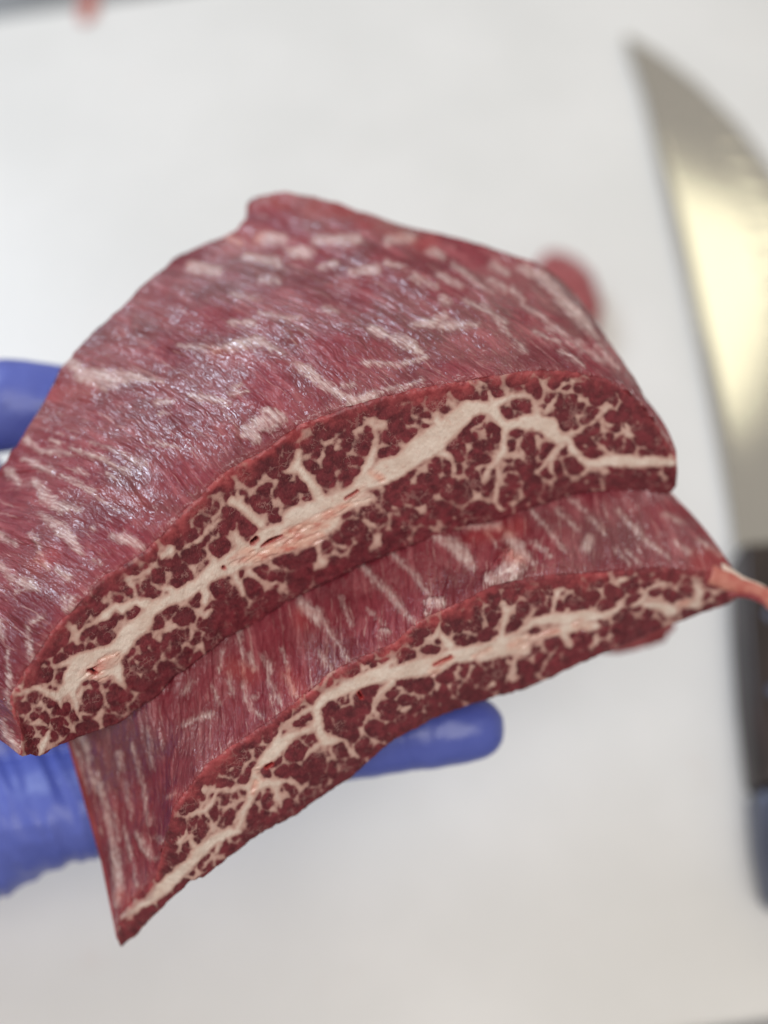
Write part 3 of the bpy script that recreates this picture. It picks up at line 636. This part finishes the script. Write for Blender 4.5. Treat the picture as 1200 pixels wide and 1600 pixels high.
    disp[:, :NT_] = (0.00024*fbm((a_+w2)/1.3, b_/16, sd+42, 3)-0.00022*np.abs(fbm((a_+w2)/2.6, b_/7, sd+43, 3))-0.00020*np.abs(fbm((a_+w2)/1.1+b_/6, b_/2.6, sd+44, 2))+0.0007*fbm((a_+w2)/8, b_/22, sd+45, 2)
                     + 0.00010*fbm((a_+w2)/.55, b_/3.5, sd+48, 2)+0.00022*sstep(-3, 4, fat[:, :NT_])
                     + 0.00055*sstep(.15, .55, fbm((a_+w2)/3.2, b_/9, sd+49, 2)))
    X, Y = px[:, NT_:], py[:, NT_:]
    lob = np.clip(-fat[:, NT_:], 0, 10)/10
    disp[:, NT_:] = (0.00018*fbm(X/14, Y/14, sd+51, 3)+0.00007*fbm(X/4, Y/4, sd+54, 2)+0.00022*lob
                     + 0.00012*sstep(0, 6, fat[:, NT_:])-0.0025*sstep(-1.5, 2.5, hole[:, NT_:])-0.0005*blood[:, NT_:]*sstep(-.1, .5, fbm((X+Y*.3)/16, (Y+X*.4)/6, sd+57, 2)))
    for (nx, ny, nr, nh) in cfg.get('nodes', []):
        rr = np.hypot((tx-nx), (ty-ny))/nr*(1+.25*fbm(tx/7, ty/7, sd+61, 2))
        disp[:, :NT_] += nh*np.clip(1-rr**2, 0, 1)**.6
    rag = 1+.8*fbm(px/12, py/12, sd+66, 3)
    disp -= .00055*rag*np.exp(-(dface/4.5)**2)
    disp *= sstep(0, .01, c_(g))*sstep(0, .01, 1-c_(g))
    disp[:, 0] = 0
    G[:, :nv] += N[:, :nv]*disp[..., None]
    N = norms(G)*sgn
    # label the quads of the visible part
    root = empty(cfg['name'], [float(t_) for t_ in (Lp.mean(axis=(0, 1)))])
    qi, qj = np.meshgrid(np.arange(NU-1), np.arange(M-1), indexing='ij')
    fatq = np.zeros((NU-1, M-1), bool)
    fatq[:, :nv-1] = (fat[:-1, :-1]+fat[1:, 1:]+fat[1:, :-1]+fat[:-1, 1:])/4 > 0
    face_id = np.where(qj < NT_-1, 0, np.where(qj < nv-1, 1, 2))
    lab = np.zeros((NU-1, M-1), int)      # 0: base, >0 fat component
    cur = 0; comps = []
    seen = ~fatq
    idx = np.argwhere(fatq)
    for a, b in idx:
        if seen[a, b]: continue
        cur += 1; fid = face_id[a, b]; stack = [(a, b)]; seen[a, b] = True; cells = []
        while stack:
            i, j = stack.pop(); cells.append((i, j))
            for ii, jj in ((i+1, j), (i-1, j), (i, j+1), (i, j-1)):
                if 0 <= ii < NU-1 and 0 <= jj < M-1 and not seen[ii, jj] and face_id[ii, jj] == fid:
                    seen[ii, jj] = True; stack.append((ii, jj))
        if len(cells) > 110 and cells:
            comps.append((len(cells), fid, cells))
    comps.sort(key=lambda c: -c[0])
    full = lambda a, d: np.concatenate([a, np.full((NU, M-nv), float(d))], 1).ravel()
    A = dict(fat=full(fat, -40), blood=full(blood, 0), hole=full(hole, -40), rim=full(rim, 0), wet=full(wet, .3),
             along=full(along, 0), across=full(across, 0))
    Gf = G.reshape(-1, 3); Nf = N.reshape(-1, 3)
    def part(name, mask, mat):
        ii, jj = np.nonzero(mask)
        jn = jj+1
        Q = np.stack([ii*M+jj, (ii+1)*M+jj, (ii+1)*M+jn, ii*M+jn], 1)
        if sgn > 0: Q = Q[:, ::-1]
        u_, inv = np.unique(Q, return_inverse=True)
        me = mesh_np(name, Gf[u_], inv.reshape(Q.shape), {k_: a_[u_] for k_, a_ in A.items()}, Nf[u_])
        return link(name, me, mat, root)
    used = np.zeros((NU-1, M-1), bool); top_done = 0
    seam_done = False
    for n_, fid, cells in comps[:260]:
        mk = np.zeros((NU-1, M-1), bool); c2 = np.array(cells); mk[c2[:, 0], c2[:, 1]] = True; used |= mk
        if fid == 1 and not seam_done:
            o = part('fat_seam', mk, M_CUT); seam_done = True
            o['label'] = cfg['seam_label']
        elif fid == 1: part('fat_vein', mk, M_CUT)
        else: part('fat_streak', mk, M_TOP)
    part('muscle_surface', (face_id == 0) & ~used, M_TOP)
    part('cut_face', (face_id == 1) & ~used, M_CUT)
    # underside with both end caps
    ii, jj = np.nonzero(face_id == 2)
    Q = np.stack([ii*M+jj, (ii+1)*M+jj, (ii+1)*M+jj+1, ii*M+jj+1], 1)
    if sgn > 0: Q = Q[:, ::-1]
    u_, inv = np.unique(Q, return_inverse=True)
    ob = link('underside', mesh_np('underside', Gf[u_], inv.reshape(Q.shape), None, Nf[u_]), M_UNDER, root)
    for e, nm in ((0, 'side_end'), (NU-1, 'side_end')):
        ring = G[e]; c0 = ring[:-1].mean(0)
        V = np.vstack([ring, c0]); nR = len(ring)
        F_ = np.array([(i, i+1, nR) for i in range(nR-1)])
        if (e == 0) == (sgn > 0): F_ = F_[:, ::-1]
        link(nm, mesh_np(nm, V, F_), M_UNDER, root)
    return root, dict(lx=lx, ly=ly, zL=zL)

E1 = [(30,1180),(31,1140),(16,1088),(27,1067),(50,1033),(77,990),(102,965),(133,933),(157,903),(200,880),(233,857),(287,800),(350,737),(417,700),(470,663),(550,633),(650,607),(750,590),(843,577),(900,580),(950,592),(990,618),(1018,650),(1040,685),(1056,714)]
B1 = [(-25,1140,0),(-70,1080,1),(-100,1020,2),(-115,960,3),(-118,900,4.5),(-100,850,6),(-70,810,8),(-25,765,9.3),(0,735,10),(30,690),(60,640,11),(100,570,12),(150,515,13),(190,480,14),(240,430,15.1),(280,400,16.5),(340,375,17.2),(375,355),(386,335),(383,318),(392,309),(410,306,18.1),(440,303),(490,308,19),(560,330,19.8),(640,352,20.4),(740,378,21),(840,410,21.8),(900,460,22.3),(935,515,22.8),(965,570,23.2),(990,603),(1015,632,23.6),(1042,668),(1056,705,24)]
L1 = [(33,1182,0),(45,1178,1),(63,1183,2),(80,1170),(100,1160,4),(133,1148,5.5),(187,1130,7),(205,1117),(220,1103,8),(247,1087,9),(267,1060),(290,1047,10),(333,1013,10.7),(350,997,11),(400,973,12),(450,940,13),(490,920,13.5),(550,890,14.3),(610,863,15),(683,837,15.8),(750,820,16.6),(833,793,17.7),(900,770,18.7),(983,763,20),(1020,770,21),(1043,773,22),(1057,760,23),(1058,728,24)]
def zB_1(g, ex, ey, bx, by, zE, dB, uof):
    k = np.interp(g, uof(np.array([0, 4, 8, 13, 17, 20, 24])), [1.2e-4, 1.35e-4, 1.3e-4, 1.2e-4, 1.05e-4, 1.05e-4, 1.0e-4])
    return blur1(zE+k*dB, 30)
slab1, info1 = build_slab(dict(name='beef_slab', E=E1, B=B1, L=L1, NU=1150, NT=330, NF=185, seed=5, kL=1.0e-4, bulge=.55,
    zE=[(0,.250),(2,.2455),(8,.2465),(12,.249),(15,.2525),(17,.258),(20,.268),(22,.276),(24,.282)], zBf=zB_1,
    kc=[(0,.05),(3,.03),(6,.1),(8,.16),(10,.25),(12,.16),(15,.12),(17,.1),(19,.04),(21,.05),(23,.06),(24,.02)],
    cut=CUT1, top=TOP1, blood=BLOOD1, tblood=TBL1, hole=HOLE1,
    nodes=[(420,655,26,.0008),(60,1150,24,.0012),(116,945,12,.001)],
    seam_label='wide cream fat seam running the length of the cut, bloody near the middle'))
tag(slab1, 'big marbled raw beef slab lying on top, its broad fatty seam stained red with blood', 'raw beef', 'raw beef slabs held in the gloved hand')

E2 = [(181,1464),(183,1437),(200,1413),(242,1372),(250,1331),(257,1297),(272,1260),(321,1196),(362,1166),(430,1121),(467,1091),(512,1054),(547,1034),(615,1004),(660,966),(712,944),(772,914),(844,899),(900,896),(950,894),(1033,887),(1083,890),(1130,900),(1158,915)]
L2 = [(189,1479,0),(195,1475,1),(212,1462,2),(239,1432,3),(270,1402,4),(291,1384),(294,1378,5),(299,1376),(321,1369,6),(362,1335,7),(407,1301,8),(460,1275,9),(512,1237,10.3),(550,1215,11),(607,1161,12.5),(675,1124,14),(712,1109,15),(772,1090,16),(825,1075,17),(900,1040,18),(950,1018,19),(1000,997,20),(1050,975,21),(1083,962,21.7),(1133,947,22.5),(1160,928,23)]
B2 = [(88,1100,0),(110,1060,1),(140,1030,2),(185,985,3.5),(230,955,5),(270,925,6),(310,885,7.5),(370,830,9),(440,790,10.3),(520,750,12),(620,700,14),(720,670,15.5),(820,650,17),(900,660,18.5),(960,690,20),(1000,728,21),(1020,748,22),(1036,762,23)]
def zB_2(g, ex, ey, bx, by, zE, dB, uof):
    out = np.empty_like(zE)
    Lx, Ly, Lz = info1['lx'], info1['ly'], info1['zL']
    for i in range(len(g)):
        t = np.linspace(0, 1, 80); X = bx[i]+(ex[i]-bx[i])*t; Y = by[i]+(ey[i]-by[i])*t
        # crossing with the lower edge of the upper slab
        dmin = 1e9; best = None
        d = np.hypot(X[:, None]-Lx[None, ::6], Y[:, None]-Ly[None, ::6])
        k = np.unravel_index(np.argmin(d), d.shape)
        tt = min(t[k[0]], .8); zd = Lz[::6][k[1]]+0.0006
        out[i] = zE[i]+(zd-zE[i])/(1-tt)
    return blur1(np.maximum(out, zE+.004), 60)
slab2, info2 = build_slab(dict(name='beef_slab', E=E2, B=B2, L=L2, NU=1150, NT=240, NF=150, seed=105, kL=1.0e-4, bulge=.0,
    zE=[(0,.283),(2,.276),(4,.266),(5.6,.2565),(9,.257),(12,.260),(15,.264),(18,.272),(21,.283),(23,.290)], zBf=zB_2,
    kc=[(0,.07),(5,.06),(10,.05),(16,.08),(23,.1)],
    cut=CUT2, top=TOP2, blood=BLOOD2, tblood=TBL2, hole=HOLE2,
    nodes=[(795,888,24,.0022),(765,905,14,.0014),(792,868,13,.0012),(675,944,14,.0012),(688,940,9,.001),(665,960,7,.0010),(602,990,10,.001)],
    seam_label='thin cream fat seam along the cut, forking near its lower end'))
tag(slab2, 'thinner raw beef slab underneath, pulled out below the big one, pointed at its lower tip', 'raw beef', 'raw beef slabs held in the gloved hand')

# ------------------------------------------------------------------ small generic meshes
def blob(name, centre, radii, axes, mat, parent=None, seed=1, amp=.15, fr=2.2, n=48, flat=None):
    th = np.linspace(0, math.pi, n); ph = np.linspace(0, 2*math.pi, 2*n, endpoint=False)
    T_, P_ = np.meshgrid(th, ph, indexing='ij')
    d = np.stack([np.sin(T_)*np.cos(P_), np.sin(T_)*np.sin(P_), np.cos(T_)], -1)
    nz = fbm(d[..., 0]*fr+20+d[..., 2]*fr*.7, d[..., 1]*fr+20-d[..., 2]*fr*.6, seed, 4)
    V = d*(1+amp*nz)[..., None]*np.array(radii)
    V = V@np.array(axes)+np.array(centre)
    if flat is not None: V[..., 2] = np.maximum(V[..., 2], flat)
    V = V.reshape(-1, 3); m2 = 2*n
    Q = [(i*m2+j, (i+1)*m2+j, (i+1)*m2+(j+1) % m2, i*m2+(j+1) % m2) for i in range(n-1) for j in range(m2)]
    return link(name, mesh_np(name, V, np.array(Q)), mat, parent)
CAXES = np.array([RGT, UPV, FWD])
def tube(name, pts, radii, mat, parent=None, n=14, squash=1.0, seed=2, amp=.1, sub=8):
    P = np.array(pts, float); R = np.array(radii, float); m_ = len(P)
    t = np.linspace(0, m_-1, (m_-1)*sub+1)
    # catmull-rom
    def cr(A):
        out = []
        for tt in t:
            i = min(int(tt), m_-2); f = tt-i
            p0, p1, p2, p3 = A[max(i-1, 0)], A[i], A[i+1], A[min(i+2, m_-1)]
            out.append(.5*((2*p1)+(-p0+p2)*f+(2*p0-5*p1+4*p2-p3)*f*f+(-p0+3*p1-3*p2+p3)*f**3))
        return np.array(out)
    P = cr(P); R = cr(R)
    D = np.gradient(P, axis=0); D /= np.linalg.norm(D, axis=1, keepdims=True)
    V = []
    for i in range(len(P)):
        a = np.cross(D[i], FWD); a /= np.linalg.norm(a); b = np.cross(D[i], a)
        for j in range(n):
            an = 2*math.pi*j/n; rr = R[i]*(1+amp*float(lat_noise(np.array(i*.6+5.), np.array(j*.8+3.), seed)))
            V.append(P[i]+a*math.cos(an)*rr+b*math.sin(an)*rr*squash)
    k = len(P)
    Q = [(i*n+j, i*n+(j+1) % n, (i+1)*n+(j+1) % n, (i+1)*n+j) for i in range(k-1) for j in range(n)]
    me = bpy.data.meshes.new(name)
    me.from_pydata([tuple(v_) for v_ in V], [], Q+[tuple(range(n))[::-1], tuple(range((k-1)*n, k*n))]); smooth(me)
    return link(name, me, mat, parent)

# strand of tissue off the right tip, flap under the lower slab, crumbs of fat in the crease
tube('tissue_strand', [at(1108,897,.2875), at(1152,914,.2895), at(1182,924,.291), at(1206,938,.293), at(1240,965,.296), at(1275,1000,.300)],
     [.0028,.0024,.0020,.0026,.0020,.0006], M_TENDON, slab2, squash=.6)
tube('tissue_strand', [at(1125,886,.289), at(1160,908,.290), at(1186,916,.292), at(1204,930,.294), at(1232,940,.298)],
     [.0014,.0013,.0009,.0011,.0004], M_NUB, slab2, squash=.7, seed=5)
tube('tissue_strand', [at(1135,926,.290), at(1160,926,.290), at(1184,934,.291), at(1210,952,.294), at(1222,985,.297)],
     [.0012,.0014,.0011,.0009,.0003], M_UNDER, slab2, squash=.7, seed=6)
blob('loose_flap', at(925,962,.338), (.026,.012,.006), CAXES, M_UNDER, slab2, seed=9, amp=.3)
tube('fat_crumb', [at(336,1008,.2725), at(331,1022,.2712), at(329,1031,.271)], [.0006,.0011,.0006], M_NUB, slab2, squash=.8)
tube('fat_crumb', [at(302,1040,.2735), at(292,1054,.2718), at(287,1064,.271), at(283,1068,.271)], [.0004,.0008,.0012,.0006], M_NUB, slab2, squash=.8)
tube('fat_crumb', [at(307,1042,.2725), at(304,1053,.2715)], [.0007,.0005], M_NUB, slab2)

# ------------------------------------------------------------------ gloved hand
def hand():
    V = []; F = []
    def cone(p0, p1, r0, r1, n=20, m=7):
        p0 = np.array(p0); p1 = np.array(p1); d = p1-p0; L = np.linalg.norm(d); d = d/L
        a = np.cross(d, [0.3, .2, .9]); a /= np.linalg.norm(a); b = np.cross(d, a)
        rings = []
        for k in range(m):
            an = math.pi/2*(k/(m-1)); rings.append((p0-d*r0*math.cos(an), r0*math.sin(an)+1e-5))
        for k in range(m):
            an = math.pi/2*(k/(m-1)); rings.append((p1+d*r1*math.sin(an), r1*math.cos(an)+1e-5))
        base = len(V)
        for c, r in rings:
            for j in range(n):
                t = 2*math.pi*j/n; V.append(tuple(c+a*r*math.cos(t)+b*r*math.sin(t)))
        for i in range(len(rings)-1):
            for j in range(n):
                F.append((base+i*n+j, base+i*n+(j+1) % n, base+(i+1)*n+(j+1) % n, base+(i+1)*n+j))
        F.append(tuple(base+j for j in range(n))[::-1]); F.append(tuple(base+(len(rings)-1)*n+j for j in range(n)))
    A = lambda x, y, z: at(x, y, z)
    def chain(pts):
        for (a, b) in zip(pts[:-1], pts[1:]): cone(A(*a[:3]), A(*b[:3]), a[3], b[3])
    wrist = (-330, 1215, .335, .028); wr2 = (-330, 1090, .345, .026)
    # palm rays
    chain([wr2, (-120, 1000, .345, .021), (180, 900, .345, .015), (300, 850, .346, .0115), (480, 790, .352, .0105), (610, 750, .356, .0098), (700, 722, .357, .0088)])
    chain([wr2, (-60, 1080, .342, .020), (200, 990, .343, .015), (350, 950, .344, .0118), (540, 890, .347, .0108), (680, 850, .349, .010), (780, 825, .350, .009)])
    chain([wrist, (-40, 1180, .334, .020), (220, 1090, .336, .0145), (370, 1060, .337, .0112), (560, 1010, .336, .0104), (690, 985, .337, .0098), (785, 960, .338, .0088)])
    # little finger, whose tip shows below the lower slab
    chain([wrist, (-60, 1290, .318, .0195), (120, 1262, .315, .0165), (300, 1228, .313, .0125), (420, 1192, .308, .0108), (520, 1166, .304, .0102), (600, 1155, .302, .0102), (690, 1142, .300, .0101), (738, 1138, .2995, .0093)])
    # heel of the hand
    chain([(-340, 1260, .335, .028), (-200, 1335, .330, .024), (-60, 1322, .322, .0212), (60, 1265, .318, .018)])
    chain([wr2, (-180, 900, .338, .022), (-95, 830, .334, .0185), (-60, 760, .33, .0145)])
    # thumb crossing behind the upper slab
    chain([wr2, (-260, 900, .335, .020), (-230, 730, .328, .0165), (-110, 655, .322, .0142), (20, 632, .316, .0138), (120, 640, .318, .0125), (175, 655, .321, .0105)])
    # forearm
    chain([wrist, (-760, 1420, .345, .034)]); chain([wr2, (-760, 1330, .352, .033)])
    me = bpy.data.meshes.new('gloved_hand'); me.from_pydata(V, [], F)
    o = link('gloved_hand', me, M_GLOVE)
    r = o.modifiers.new('r', 'REMESH'); r.mode = 'VOXEL'; r.voxel_size = 0.0009; r.use_smooth_shade = True
    s = o.modifiers.new('s', 'SMOOTH'); s.factor = .6; s.iterations = 20
    dg = bpy.context.evaluated_depsgraph_get()
    m2 = bpy.data.meshes.new_from_object(o.evaluated_get(dg)); o.modifiers.clear(); o.data = m2
    n = len(m2.vertices); co = np.empty(n*3); m2.vertices.foreach_get('co', co); co = co.reshape(-1, 3)
    no = np.empty(n*3); m2.vertices.foreach_get('normal', no); no = no.reshape(-1, 3)
    # creases of the thin glove: across the fingers and gathered round the heel of the hand
    rel = co-CAM; z = rel@FWD; px = 600+FPX*(rel@RGT)/z; py = 800-FPX*(rel@UPV)/z
    c1 = fbm(px/26-py/70+40, py/110+40, 71, 2); c2 = fbm(px/34+40, py/30+40, 75, 3)
    heel = sstep(330, 120, px)*sstep(950, 1060, py)
    d = 0.0004*c2+heel*(-0.0020*np.abs(c1)**1.1)
    fold = np.exp(-((px-(628+.25*(py-1140)))/5)**2)*(.00022)+np.exp(-((px-(640+.3*(py-1140)))/4)**2)*(.00012)
    d -= fold*sstep(1000, 1080, py)
    co += no*d[:, None]
    m2.vertices.foreach_set('co', co.ravel()); m2.update(); smooth(m2)
    if not m2.materials: m2.materials.append(M_GLOVE)
    o.name = 'gloved_hand'
    tag(o, 'left hand in a blue nitrile glove, palm up, carrying both raw beef slabs', 'hand')
hand()

# ------------------------------------------------------------------ cutting board and table
def prism(name, outline, z0, z1, mat, parent=None, bevel=0.0, seg=3):
    n = len(outline); V = [(x, y, z0) for x, y in outline]+[(x, y, z1) for x, y in outline]
    F = [tuple(range(n))[::-1], tuple(range(n, 2*n))]+[(i, (i+1) % n, n+(i+1) % n, n+i) for i in range(n)]
    me = bpy.data.meshes.new(name); me.from_pydata(V, [], F)
    o = link(name, me, mat, parent)
    if bevel:
        b = o.modifiers.new('b', 'BEVEL'); b.width = bevel; b.segments = seg; b.limit_method = 'ANGLE'
        smooth(me)
    return o
a = on_plane(0, 26); b = on_plane(190, -2); d = (b-a)/np.linalg.norm(b-a)
c = on_plane(1050, 1613); e = on_plane(1200, 1592)
d2 = (e-c)/np.linalg.norm(e-c)
TL = a-d*.18; TR = a+d*.62; BL = c-d2*.42; BR = c+d2*.30
bd = prism('cutting_board', [(BL[0], BL[1]), (BR[0], BR[1]), (TR[0], TR[1]), (TL[0], TL[1])], -.02, 0.0, M_BOARD, None, .003)
tag(bd, 'large white plastic cutting board filling the background under everything', 'cutting board')
tb = prism('worktop', [(-1.3, -.9), (1.3, -.9), (1.3, 1.3), (-1.3, 1.3)], -.06, -.0205, M_TABLE)
tag(tb, kind='structure')

# ------------------------------------------------------------------ knife
kn = empty('chef_knife', [float(v_) for v_ in on_plane(1150, 860)])
tag(kn, 'wide steel kitchen knife with dark handle lying on the white board, tip away', 'knife')
spine = [(975,58),(1005,150),(1040,300),(1070,430),(1098,560),(1122,690),(1140,800),(1148,858)]
belly = [(1345,850),(1336,740),(1318,600),(1290,470),(1250,350),(1205,262),(1150,190),(1090,130),(1030,84),(990,60)]
HB = .004
def blade():
    S = np.array([on_plane(x, y, HB)[:2] for x, y in spine]); Bq = np.array([on_plane(x, y, HB)[:2] for x, y in belly[::-1]])
    def rs(P, n):
        s = np.r_[0, np.cumsum(np.hypot(*np.diff(P, axis=0).T))]; g = np.linspace(0, s[-1], n)
        return np.stack([blur1(np.interp(g, s, P[:, 0]), 3), blur1(np.interp(g, s, P[:, 1]), 3)], 1)
    n = 300; S = rs(S, n); Bq = rs(Bq, n); k = 70
    V = []
    for sgn in (1, -1):
        for i in range(n):
            for j in range(k):
                t = j/(k-1); p = S[i]*(1-t)+Bq[i]*t
                th = .0013*(1-t)**.8*min(1, .25+i/100)+.00005
                if t < .09: th *= .25+.75*t/.09
                if sgn > 0:      # hollows ground along the edge side
                    q_ = (i % 14)/14-.5; e_ = (q_/.30)**2+((t-.70)/.13)**2
                    th -= .00018*max(0., 1-e_)**.5*(i > 50)*(1-t)**.3
                V.append((p[0], p[1], HB+sgn*max(th, .00003)))
    F = []
    for i in range(n-1):
        for j in range(k-1):
            F.append((i*k+j, i*k+j+1, (i+1)*k+j+1, (i+1)*k+j)); o_ = n*k
            F.append((o_+i*k+j, o_+(i+1)*k+j, o_+(i+1)*k+j+1, o_+i*k+j+1))
        F.append((i*k, (i+1)*k, n*k+(i+1)*k, n*k+i*k)); F.append((i*k+k-1, n*k+i*k+k-1, n*k+(i+1)*k+k-1, (i+1)*k+k-1))
    for j in range(k-1):
        F.append(((n-1)*k+j, (n-1)*k+j+1, n*k+(n-1)*k+j+1, n*k+(n-1)*k+j)); F.append((j, n*k+j, n*k+j+1, j+1))
    me = bpy.data.meshes.new('blade'); me.from_pydata(V, [], F); smooth(me)
    o = link('blade', me, M_BLADE, kn)
    md = o.modifiers.new('e', 'EDGE_SPLIT'); md.split_angle = math.radians(35)
blade()
def handle_section(name, pts, mat, bev=.004):
    out = [tuple(on_plane(x, y, .012)[:2]) for x, y in pts]
    o = prism(name, out, 0.0005, .021, mat, kn, bev, 5); return o
handle_section('handle', [(1148,860),(1244,854),(1262,960),(1264,1080),(1278,1228),(1176,1236),(1160,1100),(1152,980)], M_HANDLE)
for yy, xx in ((960,1206),(1080,1212),(1190,1224)):
    p = on_plane(xx, yy, .021)
    tube('rivet', [p+np.array([0,0,-.002]), p+np.array([0,0,.0006])], [.003,.003], M_BLUE_GREY, kn, n=16, amp=0, sub=1)
handle_section('handle_end', [(1176,1237),(1278,1229),(1296,1320),(1290,1400),(1240,1432),(1200,1412),(1184,1330)], M_BLUE_GREY)  # end section of the handle, coloured blue-grey

# ------------------------------------------------------------------ trimmings on the board
p = on_plane(880, 468, .008)
o = blob('meat_trimming', p, (.020, .028, .012), np.eye(3), M_TRIM, None, seed=31, amp=.28, fr=1.8, flat=.0003)
tag(o, 'small dark red meat trimming on the board behind the right end of the big slab', 'meat trimming')
p = on_plane(138, 8, .001)
o = blob('meat_scrap', p, (.0055, .016, .0025), np.eye(3), M_TENDON, None, seed=37, amp=.3, fr=2.5, n=24, flat=.0003)
tag(o, 'tiny pink meat scrap at the far left edge of the white board', 'meat scrap')
